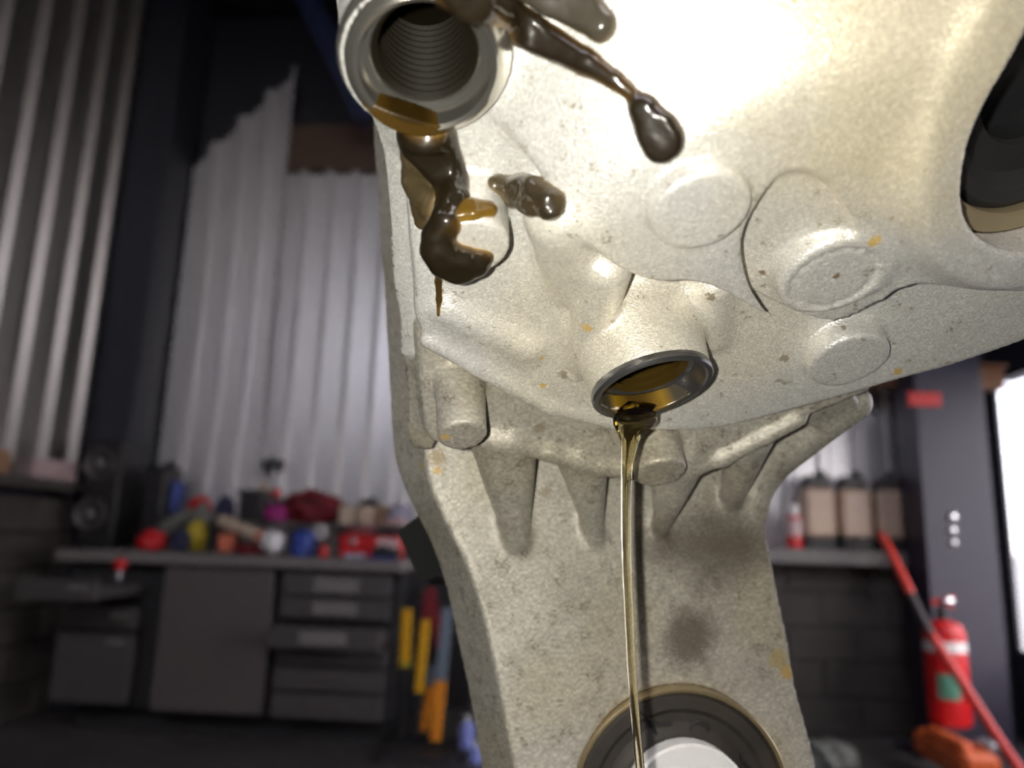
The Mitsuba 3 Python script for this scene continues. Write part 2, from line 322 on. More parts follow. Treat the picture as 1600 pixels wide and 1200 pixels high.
# ---------------------------------------------------------------- materials
def two(b): return {'type': 'twosided', 'bsdf': b}
def rgb(*c): return {'type': 'rgb', 'value': list(c)}
def bumped(b, fn, scale, eps): return two({'type': 'bumpmap', 'arbitrary': proc(fn, eps), 'scale': scale, 'bsdf': b})
def plain(name, c, rough=.5, metal=0.0, spec=.5, coat=0.0):
    scene[name] = two({'type': 'principled', 'base_color': rgb(*c), 'roughness': rough, 'metallic': metal, 'specular': spec, 'clearcoat': coat, 'clearcoat_gloss': .9})
def _mm(p): return (p - mi.Point3f(*[float(x) for x in EYE])) * 1000.0
_SP = ((1192, 426, .9, (.20, .12, .06)), (1307, 431, 1.0, (.22, .13, .05)), (1366, 378, 1.6, (.74, .50, .12)), (917, 512, 1.5, (.76, .52, .16)), (848, 602, 1.1, (.72, .47, .12)), (1404, 580, 1.5, (.68, .43, .10)), (845, 560, .8, (.7, .46, .14)), (1110, 465, 1.3, (.26, .20, .12)), (690, 455, .8, (.3, .22, .12)), (880, 585, 1.6, (.33, .27, .19)), (1225, 560, 1.6, (.36, .30, .21)), (1318, 512, .9, (.28, .21, .12)))
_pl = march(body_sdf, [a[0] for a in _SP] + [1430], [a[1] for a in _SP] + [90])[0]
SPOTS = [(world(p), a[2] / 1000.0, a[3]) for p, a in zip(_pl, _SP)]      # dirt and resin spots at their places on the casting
WARM_LIGHT = world(_pl[-1])                         # warm yellow reflected light painted into this part of the casting
def cast_colour(p, n, uv):
    q = _mm(p); f = fbm(q.x * .05, q.y * .05, q.z * .05, 3); g = noise(q.x * 3.3, q.y * 3.3, q.z * 3.3); w = noise(q.x * .021 + 7, q.y * .021, q.z * .021 + 3)
    d = fbm(q.x * .33 + 40, q.y * .33, q.z * .33, 3); h = noise(q.x * 1.7 + 11, q.y * 1.7 + 5, q.z * 1.7)
    c = mix((.66, .645, .61), (.76, .745, .71), f)
    c = mix(c, (.80, .70, .48), .40 * smoothstep(.52, .8, w)) * (.70 + .5 * g * (.5 + h))
    c = mix(c, (.28, .23, .16), .75 * smoothstep(.64, .74, d) * smoothstep(.45, .75, h))
    e = dr.norm(p - mi.Point3f(*[float(x) for x in WARM_LIGHT])) * 1000.0 + 26 * (f - .5)
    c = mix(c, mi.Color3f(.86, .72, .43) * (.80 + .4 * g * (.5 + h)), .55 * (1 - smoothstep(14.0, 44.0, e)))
    for at_, r, col in SPOTS:
        c = mix(c, col, .85 * (1 - smoothstep(.5, 1.1, dr.norm(p - mi.Point3f(*[float(x) for x in at_])) / r + .9 * (h - .5))))
    return c
def grain(p, n, uv):
    q = _mm(p); return .55 * noise(q.x * 3.1, q.y * 3.1, q.z * 3.1) + .45 * noise(q.x * 6.1 + 9, q.y * 6.1, q.z * 6.1)
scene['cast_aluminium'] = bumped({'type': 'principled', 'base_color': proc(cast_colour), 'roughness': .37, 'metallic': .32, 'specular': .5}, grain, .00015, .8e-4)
_SP = ((1229, 1050, 2.6, (.55, .34, .08)), (1215, 1030, 3.6, (.46, .36, .16)), (696, 683, 1.6, (.72, .48, .16)), (684, 735, 1.6, (.50, .33, .10)), (660, 728, 1.4, (.55, .38, .14)), (683, 715, 3.2, (.30, .23, .13)), (845, 668, 1.8, (.28, .22, .14)), (850, 770, 1.6, (.30, .24, .16)))
_pl = march(arm_sdf, [a[0] for a in _SP], [a[1] for a in _SP])[0]
ASPOTS = [(world(p), a[2] / 1000.0, a[3]) for p, a in zip(_pl, _SP)]
STAIN = world(armz(1075, 1000)); ARM_SHADE = world(armz(1110, 850))  # a dark smudge; and below the rim, shade painted into the colour
def arm_colour(p, n, uv):
    q = _mm(p); f = fbm(q.x * .06, q.y * .06, q.z * .06, 3); g = noise(q.x * 1.3, q.y * 1.3, q.z * 1.3); w = noise(q.x * .045 + 7, q.y * .045, q.z * .045 + 3)
    h = noise(q.x * 1.7 + 11, q.y * 1.7 + 5, q.z * 1.7); k = fbm(q.x * .4 + 11, q.y * .25 + 5, q.z * .25, 3)
    c = mix((.40, .37, .31), (.53, .50, .43), f)
    c = mix(c, (.46, .40, .26), .35 * smoothstep(.5, .8, w)) * (.72 + .5 * g * (.5 + h))
    c = mix(c, (.17, .135, .09), .7 * smoothstep(.56, .70, k) * smoothstep(.4, .7, h))
    d = dr.norm(p - mi.Point3f(*[float(x) for x in STAIN])) * 1000.0 + 9 * (f - .5) + 3 * (h - .5)
    c = mix(c, (.115, .09, .07), .8 * (1 - smoothstep(4.0, 12.5, d)))
    e = dr.norm((p - mi.Point3f(*[float(x) for x in ARM_SHADE])) * mi.Vector3f(1.0, 1.0, 1.7)) * 1000.0 + 24 * (f - .5) + 6 * (h - .5)
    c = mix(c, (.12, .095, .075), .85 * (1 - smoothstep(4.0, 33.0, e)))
    for at_, r, col in ASPOTS: c = mix(c, col, .8 * (1 - smoothstep(.5, 1.15, dr.norm(p - mi.Point3f(*[float(x) for x in at_])) / r + .9 * (h - .5))))
    return c
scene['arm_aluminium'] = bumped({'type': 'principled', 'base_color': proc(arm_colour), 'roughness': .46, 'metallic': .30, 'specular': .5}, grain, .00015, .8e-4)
def turned(p, n, uv):
    q = _mm(p); return .5 + .5 * dr.sin(9 * (q @ mi.Vector3f(0, 0, 1)) if False else 9 * q.z)
scene['machined_steel'] = two({'type': 'principled', 'base_color': rgb(.62, .59, .53), 'roughness': .17, 'metallic': .93, 'specular': .5})
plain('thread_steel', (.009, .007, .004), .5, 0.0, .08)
plain('drain_steel', (.20, .20, .205), .22, .85)
plain('wet_thread', (.10, .06, .012), .16, .55, .5)
plain('seal_case', (.30, .24, .15), .45, .3)
plain('matte_rubber', (.012, .013, .012), .8, 0.0, .15)
plain('black_rubber', (.018, .018, .02), .5)
def rubber_colour(p, n, uv):
    q = _mm(p); return mix((.020, .017, .015), (.05, .041, .033), fbm(q.x * .12, q.y * .12, q.z * .12, 3))
scene['dusty_rubber'] = two({'type': 'principled', 'base_color': proc(rubber_colour), 'roughness': .6, 'specular': .4})
plain('brassy_steel', (.42, .33, .19), .35, .7)
def brushed(p, n, uv):
    q = _mm(p); a = q @ mi.Vector3f(*[float(x) for x in (R @ unit([.5, -.85, 0]))]); b = q @ mi.Vector3f(*[float(x) for x in (R @ unit([.85, .5, 0]))])
    return fbm(a * .25, b * 2.6, q.z * .2, 3)
scene['bright_aluminium'] = bumped({'type': 'principled', 'base_color': rgb(.92, .91, .89), 'roughness': .45, 'metallic': .15, 'specular': .5}, brushed, .00022, 1.5e-4)
scene['oil_film'] = two({'type': 'principled', 'base_color': {'type': 'mesh_attribute', 'name': 'vertex_color'}, 'roughness': .12, 'specular': .55, 'clearcoat': 1.0, 'clearcoat_gloss': .98})
scene['clear_oil'] = {'type': 'dielectric', 'int_ior': 1.47, 'ext_ior': 1.0}
OIL_MEDIUM = {'type': 'homogeneous', 'albedo': rgb(.0, .0, .0), 'sigma_t': rgb(.15, .31, 1.0), 'scale': 280.0}
# ---------------------------------------------------------------- oil
def film(key, f, base, lo, hi, h, thick, name=None, tones=((.62, .42, .12), (.20, .11, .02), (.035, .022, .008))):
    """a body of oil lying on the casting: its colour deepens with its thickness over the metal below"""
    m = surface(f, lo, hi, h, (4, 2, 1)); t = np.clip(evaluate(base, m.vertices) / thick, 0, 1)[:, None]
    a, b, c = [np.array(x) for x in tones]
    col = np.where(t < .35, a + (b - a) * (t / .35), b + (c - b) * np.clip((t - .35) / .65, 0, 1))
    scene[key] = mikit.ply(toworld(m), 'oil_film', smooth=True, color=col)
def trail(pts, base, lift=0.0):
    """capsules along a way over the casting: pts (px, py, radius mm)"""
    p, ok = march(base, [a[0] for a in pts], [a[1] for a in pts]); r = np.array([a[2] for a in pts])
    gs = [cone(p[i], p[i + 1], r[i], r[i + 1]) for i in range(len(p) - 1)] if len(p) > 1 else [ball(p[0], r[0])]
    g = build_sdf([('+', k, .8) for k in gs]); lo, hi = p.min(0) - r.max() - 3, p.max(0) + r.max() + 3
    return (lambda q: smax(g(q), base(q) - r.max() * .62 , .6)), lo, hi
def puddle(name, label, pts, thick=1.5, h=.45, base=None, wob=.5, **kw):
    base = base or body_sdf
    f, lo, hi = trail(pts, base); key = thing(name, label, 'oil', kw.pop('group', None))
    film(key, lambda q: f(q) + wob * (meshkit.fbm(q * .35, 2, 3) - .5), base, lo, hi, h, thick, **kw)
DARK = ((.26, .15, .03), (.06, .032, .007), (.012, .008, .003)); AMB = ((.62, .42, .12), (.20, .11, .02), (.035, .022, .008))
puddle('oil_run', 'long dark oil run over the bright housing ending in a round drop', [(690, -40, 4.2), (740, -5, 4.0), (790, 28, 3.5), (850, 62, 3.0), (915, 97, 2.3), (960, 124, 1.7), (985, 145, 1.3), (1005, 170, 2.7), (1026, 203, 3.7), (1036, 220, 3.9)], 1.9, tones=((.30, .18, .05), (.09, .05, .013), (.014, .009, .004)))
puddle('oil_run', 'short grey brown oil run at the top edge above the long one', [(790, -60, 4.2), (860, -15, 3.9), (915, 18, 3.4), (940, 40, 2.8)], 2.4, tones=((.22, .16, .09), (.10, .08, .05), (.05, .042, .03)))
puddle('oil_smear', 'grey brown oil smear right of the wet round boss', [(774, 290, 2.2), (805, 297, 3.2), (838, 308, 3.9), (862, 318, 3.3)], 2.4, wob=1.6, tones=((.14, .10, .05), (.06, .043, .02), (.03, .022, .012)))
puddle('oil_coat', 'wet dark oil running down below the upper port and round the boss under it', [(668, 215, 6.0), (688, 250, 4.6), (706, 285, 3.6), (708, 315, 3.4), (698, 345, 3.2), (684, 370, 3.2), (686, 388, 3.8), (698, 402, 4.4), (718, 409, 4.6), (742, 408, 3.4), (758, 402, 1.8)], 1.9, wob=.5, tones=DARK)
puddle('oil_bead', 'golden oil bead above the wet round boss', [(715, 333, 2.2), (738, 328, 2.4), (762, 328, 1.9)], 1.8, tones=((.24, .15, .03), (.15, .085, .009), (.09, .048, .005)))
puddle('oil_and_shade_line', 'thin dark line of groove oil and painted shadow down the left flange below the wet boss', [(685, 405, .8), (685, 440, .8), (686, 468, .75), (685, 492, .45)], .8, h=.3, wob=.2, tones=DARK)  # oil in the flange groove, its dark tone also standing for the groove shadow
puddle('oil_residue', 'brown oil residue in the corner left of the dark oil coat', [(650, 238, 3.2), (656, 280, 3.6), (664, 315, 3.2), (660, 345, 1.9)], 3.0, wob=1.2, tones=((.16, .11, .05), (.07, .05, .022), (.035, .025, .012)))
# the golden oil in the lower port: a layer on the lowest side of the counterbore, over the lip and down into the thread of falling oil
DOWN = R.T @ np.array([0, 0, -1.0])
low = unit(DOWN - NDRAIN * (DOWN @ NDRAIN)); Mx = frame(NDRAIN, low)
def drain_pt(r, a, h): return DRAIN + Mx @ np.array([r * math.cos(a), r * math.sin(a), h])
LIP = plane_hit(987, 657, DRAIN, NDRAIN)
LIPV = LIP - DRAIN; A0 = math.atan2(LIPV @ Mx[:, 1], LIPV @ Mx[:, 0]); 
def port_wall(p):
    w = p - DRAIN; t = w @ NDRAIN; rad = np.sqrt(np.maximum((w * w).sum(1) - t * t, 0))
    return 11.6 + np.clip(t, -4.6, 0) * .12 - rad, t, rad, np.arctan2(w @ Mx[:, 1], w @ Mx[:, 0])
ang = np.linspace(-1.25, 1.05, 30); NS = 14
_v = plane_hit(992, 655, DRAIN, NDRAIN) - DRAIN; AL = math.atan2(_v @ Mx[:, 1], _v @ Mx[:, 0])
def film_sdf(p):
    dw, t, rad, a = port_wall(p)
    da = np.abs((a - AL + np.pi) % (2 * np.pi) - np.pi); th = 1.15 * np.clip(1 - (da / .85) ** 2, -2, 1) + .15 * (meshkit.noise(p * .6, 4) - .5)
    lip = np.where(t > -.6, np.clip(t + .6, 0, 2) * 1.2, 0)
    d = smax(dw - th, -dw - 1.2 - lip, .3); return smax(smax(d, t - .45 * np.clip(1 - (da / .9) ** 2, -1, 1), .4), -t - 4.5, .3)
def steel_sdf(p):
    dw, t, rad, a = port_wall(p); return dw
m = surface(film_sdf, DRAIN - 17, DRAIN + 17, .3, (4, 2, 1)); dw = port_wall(m.vertices)[0]; t = np.clip(dw / 1.1, 0, 1)[:, None]
GOLD = [(.05, .042, .028), (.22, .125, .008), (.06, .032, .004)]
key = thing('oil_layer', 'golden oil lying in the lower lip of the lower port', 'oil')
def gold(t): a, b, c = [np.array(x) for x in GOLD]; return np.where(t < .5, a + (b - a) * t / .5, b + (c - b) * (t - .5) / .5)
scene[key] = mikit.ply(toworld(m), 'oil_film', smooth=True, color=gold(t))
Mf = frame(N0, DOWN - N0 * (DOWN @ N0)); _w = plane_hit(632, 195, FILL, N0) - FILL; AF = math.atan2(_w @ Mf[:, 1], _w @ Mf[:, 0])
def fill_film(p):
    w = p - FILL; t = w @ N0; rad = np.sqrt(np.maximum((w * w).sum(1) - t * t, 0)); a = np.arctan2(w @ Mf[:, 1], w @ Mf[:, 0]); dw = 11.2 + np.clip(t, -4, 0) * .1 - rad
    da = np.abs((a - AF + np.pi) % (2 * np.pi) - np.pi); th = 1.4 * np.clip(1 - (da / .5) ** 2, -2, 1); over = np.where(t > -2.5, np.clip(t + 2.5, 0, 3) * 1.4, 0)
    return smax(smax(smax(dw - th, -dw - 2.2 - over * 0, .3), t - .5 * np.clip(1 - (da / .5) ** 2, -2, 1), .4), -t - 4.2, .3), dw
m = surface(lambda p: fill_film(p)[0], FILL - 18, FILL + 18, .3, (4, 2, 1)); t = np.clip(fill_film(m.vertices)[1] / .9, 0, 1)[:, None]
key = thing('oil_layer', 'dark golden oil in the lower lip of the upper port', 'oil'); scene[key] = mikit.ply(toworld(m), 'oil_film', smooth=True, color=gold(1.0 + 0 * t) * (.9 - .5 * t))
z0, Y0 = LIP[2], LIP[1]
def fall(px, py, r, dz=0.0):
    z = (z0 + .204 * Y0) / (1 + .204 * (py - 600) / F) + dz; return np.r_[at(px, py, z), r]
st = spline([fall(985, 690, 1.75), fall(981, 715, 1.55), fall(979, 750, 1.32), fall(978, 800, 1.2), fall(979, 870, 1.15), fall(983, 960, 1.12), fall(987, 1040, 1.08), fall(993, 1120, 1.06), fall(1001, 1210, 1.04), fall(1010, 1300, 1.03), fall(1022, 1420, 1.02)], 120)
st[:, 3] *= 1 + .05 * np.sin(np.arange(120) * .55) * np.linspace(0, 1, 120)
# the falling oil: one swept body, wide at the lip and drawn together into a thread
lipL, lipR = plane_hit(956, 650, DRAIN, NDRAIN), plane_hit(1028, 657, DRAIN, NDRAIN)
ex = unit(lipR - lipL); c0 = (lipL + lipR) / 2
secs = []                                      # centre, half width, half depth
for px, py, w2, d2, dz in ((1004, 630, 30, .6, 2.0), (999, 639, 38, 1.0, .2), (994, 650, 41, 1.5, -1.0), (992, 657, 39, 1.7, -1.3), (990, 665, 33, 1.9, -1.2), (987, 674, 24.5, 1.9, -.9), (985, 683, 17.5, 1.9, -.6), (984, 692, 14.0, 1.8, -.3)):
    z = plane_hit(px, py, DRAIN, NDRAIN)[2] if py < 660 else (z0 + .204 * Y0) / (1 + .204 * (py - 600) / F)
    z += dz; secs.append(np.r_[at(px, py, z), w2 * z / F, d2])
for q in st[6:]: secs.append(np.r_[q[:3], q[3], q[3]])
secs = np.array(secs); sid = 28; an = np.arange(sid) * 2 * np.pi / sid; blend = np.clip((np.arange(len(secs)) - 1) / 5, 0, 1)[:, None]
exs = ex * (1 - blend) + np.array([1.0, 0, 0]) * blend; exs /= np.linalg.norm(exs, axis=1)[:, None]; tt = np.gradient(secs[:, :3], axis=0); ey = np.cross(tt, exs); ey /= np.linalg.norm(ey, axis=1)[:, None]
V = (secs[:, None, :3] + secs[:, 3][:, None, None] * np.cos(an)[None, :, None] * exs[:, None] + secs[:, 4][:, None, None] * np.sin(an)[None, :, None] * ey[:, None]).reshape(-1, 3)
tb = tube(secs[:, :3], 1.0, sid); V = np.vstack([V, secs[:1, :3], secs[-1:, :3]]); fm = trimesh.Trimesh(V, tb.faces, process=False)
if fm.volume < 0: fm.invert()
ky = thing('oil_stream', 'thin clear amber oil stream falling from the lower port past the arm', 'oil'); whole(ky, toworld(fm), 'clear_oil', True, interior=OIL_MEDIUM)
# ---------------------------------------------------------------- the workshop behind
def on(ax, v, px, py):
    r = R @ ray(px, py); return EYE + r * (v - EYE[ax]) / r[ax]
XL, XR, YB, ZC = -2.95, 2.75, 5.0, 4.9
def concrete(p, n, uv):
    f = fbm(p.x * 2.0, p.y * 2.0, p.z * 2.0, 4); return mix((.035, .034, .034), (.075, .07, .066), f)
scene['floor_concrete'] = two({'type': 'principled', 'base_color': proc(concrete), 'roughness': .6, 'specular': .4})
def sheet_colour(p, n, uv):
    f = fbm(p.x * 1.4 + p.y * 1.4, p.z * .5, 0.0, 3); g = noise((p.x + p.y) * 5, p.z * .4, 2.0)
    return mix((.64, .63, .63), (.76, .75, .76), f) * (.9 + .2 * g)
scene['zinc_sheet'] = two({'type': 'principled', 'base_color': proc(sheet_colour), 'roughness': .33, 'metallic': .65, 'specular': .5})
plain('dark_sheet', (.30, .28, .265), .38, .75)  # darker sheet metal for the left wall
plain('dark_steel', (.022, .024, .032), .5)
plain('navy_steel', (.012, .025, .075), .45)
plain('brown_board', (.085, .052, .036), .7)
plain('roof_dark', (.02, .02, .024), .8)
def block_tone(name, a, b):
    def fn(p, n, uv): return mix(a, b, fbm(p.x * 9, p.y * 9, p.z * 9, 3))
    scene[name] = two({'type': 'principled', 'base_color': proc(fn), 'roughness': .8, 'specular': .2})
block_tone('block_a', (.055, .05, .046), (.085, .078, .072)); block_tone('block_b', (.065, .06, .056), (.10, .09, .084))
plain('mortar', (.04, .037, .035), .9)
w = struct('floor'); whole(w, box(XL - .6, XR + .6, -2.5, YB + .6, -.2, 0), 'floor_concrete')
w = struct('ceiling'); whole(w, box(XL - .2, XR + .2, -2.5, YB + .2, ZC, ZC + .15), 'roof_dark')
for i in range(9):
    part(w, 'purlin', box(XL, XR, .6 + i * .5, .68 + i * .5, ZC - .12, ZC + .01, .01), 'dark_steel')
w = struct('wall_back'); whole(w, box(XL - .2, XR, YB, YB + .15, 0, ZC), 'dark_steel')
def corrugated(x0, x1, y, top, z0, pitch, deep, along='x', flip=1, shape=((0, 0), (.56, 0), (.68, 1), (.88, 1), (1.0, 0))):
    """a sheet with trapezoid ribs; top(x) is its upper edge; thickness by a second skin"""
    prof = []; x = x0
    while x < x1 - 1e-6:
        for a, h in shape:
            if x + a * pitch <= x1 + 1e-6 and (not prof or x + a * pitch > prof[-1][0] + 1e-6): prof.append((x + a * pitch, h * deep))
        x += pitch
    if x1 - prof[-1][0] > 1e-4: prof.append((x1, prof[-1][1]))
    V, Fc = [], []; n = len(prof)
    for dy in (0, .004):
        for a, h in prof:
            for z in (z0, top(a)): V.append((a, y - flip * h + flip * dy, z) if along == 'x' else (y - flip * h + flip * dy, a, z))
    for s in (0, 1):
        for i in range(n - 1):
            a = s * 2 * n + 2 * i; q = [a, a + 2, a + 3, a + 1]; Fc += [[q[0], q[1], q[2]], [q[0], q[2], q[3]]] if s == 0 else [[q[2], q[1], q[0]], [q[3], q[2], q[0]]]
    for i in range(n - 1):
        for e in (0, 1):
            a = 2 * i + e; b = a + 2; Fc += [[a, b, b + 2 * n], [a, b + 2 * n, a + 2 * n]]
    for a in (0, 2 * (n - 1)): Fc += [[a, a + 1, a + 1 + 2 * n], [a, a + 1 + 2 * n, a + 2 * n]]
    return trimesh.Trimesh(V, Fc, process=False)
YS = 4.9
pL, pP, pR = on(1, YS, 303, 262), on(1, YS, 442, 132), on(1, YS, 452, 268)
slope = (pP[2] - pL[2]) / (pP[0] - pL[0])
part(w, 'sheet', corrugated(pL[0], pR[0], YS, lambda x: pL[2] + slope * (x - pL[0]), .9, .181, .062), 'zinc_sheet', label='corrugated sheet with a slanting top edge')
part(w, 'sheet', corrugated(pR[0] - .02, 0.2, YS + .006, lambda x: pR[2], .9, .181, .062), 'zinc_sheet', label='straight topped corrugated sheet behind the workbench')
pS = on(1, YS, 1404, 620)
part(w, 'sheet', corrugated(.2, pS[0], YS, lambda x: 2.6, .98, .215, .032), 'zinc_sheet', label='corrugated sheet above the block wall')
a, b = on(1, 4.86, 450, 196), on(1, 4.86, 640, 268)
part(w, 'board', box(a[0], b[0], 4.84, 4.9, b[2], a[2], .006), 'brown_board', label='brown board above the sheets')
# block wall under the right sheet
def blocks(parent, x0, x1, y, z0, z1, into, along='x', L=.39, Hh=.19, g=.01):
    k = 0; z = z0
    while z + .05 < z1:
        zt = min(z + Hh, z1); x = x0 - (L + g) / 2 * (k % 2)
        while x < x1:
            a, b = max(x, x0), min(x + L, x1)
            if b - a > .04:
                key = numbered(parent + '__block'); j = .003 * math.sin(7.3 * x + 3.1 * z)
                m = box(a, b, y + j, y + into, z, zt, .006) if along == 'x' else box(y - into, y + j, a, b, z, zt, .006)
                scene[key] = mikit.ply(m, 'block_a' if (count[parent + '__block'] * 7) % 3 else 'block_b')
            x += L + g
        z += Hh + g; k += 1
lo_ = struct('wall_back_lower', 'dark block wall under the corrugated sheets'); whole(lo_, box(-.4, 2.3, 4.87, YB, 0, .985), 'mortar')
blocks(lo_, .2, 2.25, 4.86, .005, .985, .05)
# left wall
w = struct('wall_left'); whole(w, box(XL - .2, XL - .02, -2.5, 4.62, 0, ZC), 'dark_steel')
zl = 1.05 + (on(0, XL, 105, 752)[2] - 1.05); ye = on(0, XL, 163, 400)[1]
part(w, 'sheet', corrugated(ye - .27 * 13, ye, XL + .01, lambda y: ZC - .15, zl, .27, .05, 'y', -1, ((0, 0), (.62, 0), (.71, 1), (.84, 1), (.93, 0), (1.0, 0))), 'dark_sheet', label='corrugated sheet of the left wall')
part(w, 'ledge', box(XL - .02, XL + .14, 1.2, ye, zl - .07, zl - .01, .006), 'block_b')
blocks(w, 1.2, ye, XL + .06, .005, zl - .08, .07, 'y')
w = struct('trim_1', 'dark navy steel column in the corner'); 
whole(w, box(XL, pL[0] - .02, ye + .02, 4.98, 0, ZC, .01), 'dark_steel')
# right wall with the open door
w = struct('wall_right'); whole(w, cat_([box(XR, XR + .12, -2.5, .8, 0, ZC), box(XR, XR + .12, .8, 4.92, 2.12, ZC), box(XR, XR + .02, 4.92, YB, 0, ZC), box(XR, XR + .12, .8, 4.92, 0, .5)]), 'dark_steel')
w = struct('wall_front'); whole(w, cat_([box(XL - .2, XR + .2, -2.62, -2.5, 0, 3.0), box(XL - .2, XR + .2, -2.62, -2.5, ZC - .2, ZC)]), 'dark_steel')  # unseen wall behind the camera; its high opening is added to let daylight in
w = struct('trim_2', 'dark steel column beside the right sheet'); c0, c1 = on(1, 4.85, 1408, 640), on(1, 4.85, 1442, 640)
whole(w, cat_([box(c0[0], c1[0], 4.8, 4.82, 0, 3.2, .004), box(c0[0], c1[0], 4.97, 4.99, 0, 3.2, .004), box((c0[0] + c1[0]) / 2 - .01, (c0[0] + c1[0]) / 2 + .01, 4.81, 4.98, 0, 3.2)]), 'dark_steel')
# roof beam and rafter
bm = struct('trim_3', 'navy steel rafter under the roof')
a, b = on(1, 4.3, 452, -40), on(1, 4.5, 572, 200)
def bar(p, q, wx, wy, b=.0, up=(0, 0, 1)):
    p, q = np.asarray(p, float), np.asarray(q, float); L = np.linalg.norm(q - p); M = frame(q - p, np.cross(up, q - p) if abs(unit(q - p) @ unit(up)) < .99 else (1, 0, 0))
    m = box(-wx / 2, wx / 2, -wy / 2, wy / 2, 0, L, b); m.vertices = p + m.vertices @ M.T; return m
whole(bm, cat_([bar(a, b, .10, .012), bar(a + [0, 0, .15], b + [0, 0, .15], .10, .012), bar(a + [0, 0, .075], b + [0, 0, .075], .01, .15)]), 'navy_steel')
# ---------------------------------------------------------------- workbench and what lies on it
plain('bench_top', (.17, .155, .15), .5); plain('bench_panel', (.085, .075, .072), .55); plain('bench_dark', (.02, .02, .021), .6); plain('drawer_face', (.062, .057, .056), .5); plain('tag_grey', (.17, .16, .155), .6)
plain('red_gloss', (.55, .012, .015), .35); plain('dark_red', (.16, .008, .014), .7); plain('magenta', (.30, .015, .16), .6); plain('white_plastic', (.72, .71, .70), .4); plain('beige', (.50, .40, .30), .5); plain('orange', (.75, .26, .02), .45)
plain('yellow', (.55, .42, .03), .5); plain('amber_yellow', (.72, .38, .015), .5); plain('blue', (.02, .05, .28), .45); plain('navy_cloth', (.02, .024, .06), .8); plain('black_plastic', (.012, .012, .013), .5); plain('grey_green', (.15, .16, .145), .8); plain('silver', (.45, .45, .47), .3, .8)
plain('lilac', (.34, .33, .42), .6); plain('card', (.33, .19, .11), .8); plain('pink_white', (.55, .40, .40), .6); plain('steel_blue', (.16, .20, .25), .45); plain('salmon', (.62, .16, .09), .5); plain('tan_plastic', (.56, .42, .32), .5); plain('pale_blue', (.25, .30, .68), .4); plain('green_label', (.08, .26, .18), .6)
YF, ZT = 4.0, .925
bx0, bx1 = on(1, YF, 92, 850)[0], on(1, YF, 630, 885)[0]
B = thing('workbench', 'long grey workbench with drawers and a big panel, cluttered with tools', 'workbench')
part(B, 'worktop', box(bx0, bx1, YF - .02, 4.82, ZT - .06, ZT, .008), 'bench_top', label='grey worktop edge')
X = lambda px, py=1000: on(1, YF, px, py)[0]; Z = lambda px, py: on(1, YF, px, py)[2]
part(B, 'carcass', cat_([box(bx0 + .04, bx1 - .02, YF + .1, 4.75, .14, ZT - .06), box(bx0 + .1, bx1 - .1, YF + .2, 4.7, .0, .14)]), 'bench_dark')
xd0, xd1, xe0, xl1 = X(245), X(418), X(428), X(208)
part(B, 'panel', box(xd0, xd1, YF, YF + .03, .15, ZT - .075, .005), 'bench_panel', label='large plain brown grey panel')
for z0, z1, y, dx, tag, lab in ((.735, .845, YF, 0, 1, None), (.625, .725, YF, 0, 1, None), (.50, .60, YF - .17, 0, 1, 'drawer pulled partly open'), (.40, .49, YF, 0, 0, None), (.28, .385, YF - .02, 0, 0, None), (.15, .265, YF - .02, 0, 0, None)):
    k = part(B, 'drawer', cat_([box(xe0 + .02, bx1 - .06, y, y + .02, z0, z1, .004), box(xe0 + .04, bx1 - .08, y + .015, YF + .12, z0 + .01, z1 - .03)]), 'drawer_face', label=lab)
    if tag: part(k, 'label_plate', box(X(490) - .02, X(560) - .02, y - .006, y, z0 + .02, z1 - .02, .002), 'tag_grey')
    elif 1: part(k, 'pull', box(X(490), X(550), y - .014, y, (z0 + z1) / 2, (z0 + z1) / 2 + .015, .004), 'bench_panel')
for z0, z1, y, lab in ((.70, .80, YF - .38, 'top left drawer pulled wide open'), (.53, .64, YF, None), (.17, .51, YF, None)):
    k = part(B, 'drawer', cat_([box(bx0 + .06, xl1, y, y + .02, z0, z1, .004), box(bx0 + .08, xl1 - .02, y + .015, YF + .12, z0 + .01, z1 - .04)]), 'drawer_face', label=lab)
    part(k, 'pull', box(xl1 - .14, xl1 - .04, y - .014, y, z1 - .05, z1 - .03, .004), 'tag_grey')
def ell(c, r, sub=2):
    m = trimesh.creation.icosphere(sub, 1.0); m.vertices = np.asarray(c) + m.vertices * r; return m
def P3(px, py, y): return on(1, y, px, py)
SC = lambda y: y / F                                             # metres per pixel at the distance y
RZ = 1.10                                                       # the riser shelf at the back of the worktop
def heap(px0, px1, py0, py1, y, depth, seed, amp=.35):
    """a crumpled cloth: a lumpy mound with folds, its underside flat"""
    a, b = P3(px0, py1, y), P3(px1, py0, y); c = (a + b) / 2; m = trimesh.creation.icosphere(4, 1.0); v = m.vertices
    if px0 < 700: a[2] = RZ if y >= 4.33 else ZT; b[2] = max(b[2], a[2] + .03); c = (a + b) / 2; c[2] = a[2] + (b[2] - a[2]) * .43
    n = meshkit.fbm(v * 1.9 + seed, 3, seed) - .5; fold = np.sin(9 * (v[:, 0] + .6 * v[:, 2] + .8 * n) + seed) * .07
    v = v * (1 + amp * n + fold)[:, None]; v[:, 2] = np.maximum(v[:, 2], -.75)
    m.vertices = c + v * [abs(b[0] - a[0]) / 2, depth / 2, abs(b[2] - a[2]) / 2]; return m
def pbox(px0, px1, py0, py1, y, depth, b=.006):
    a, c = P3(px0, py1, y), P3(px1, py0, y)
    if y < 4.8 and c[0] < bx1 + .05: a[2] = RZ if y >= 4.45 and px0 > 280 and py0 > 766.5 else max(a[2], ZT + .001); c[2] = max(c[2], a[2] + .012)
    return box(a[0], c[0], y, y + depth, a[2], c[2], b)
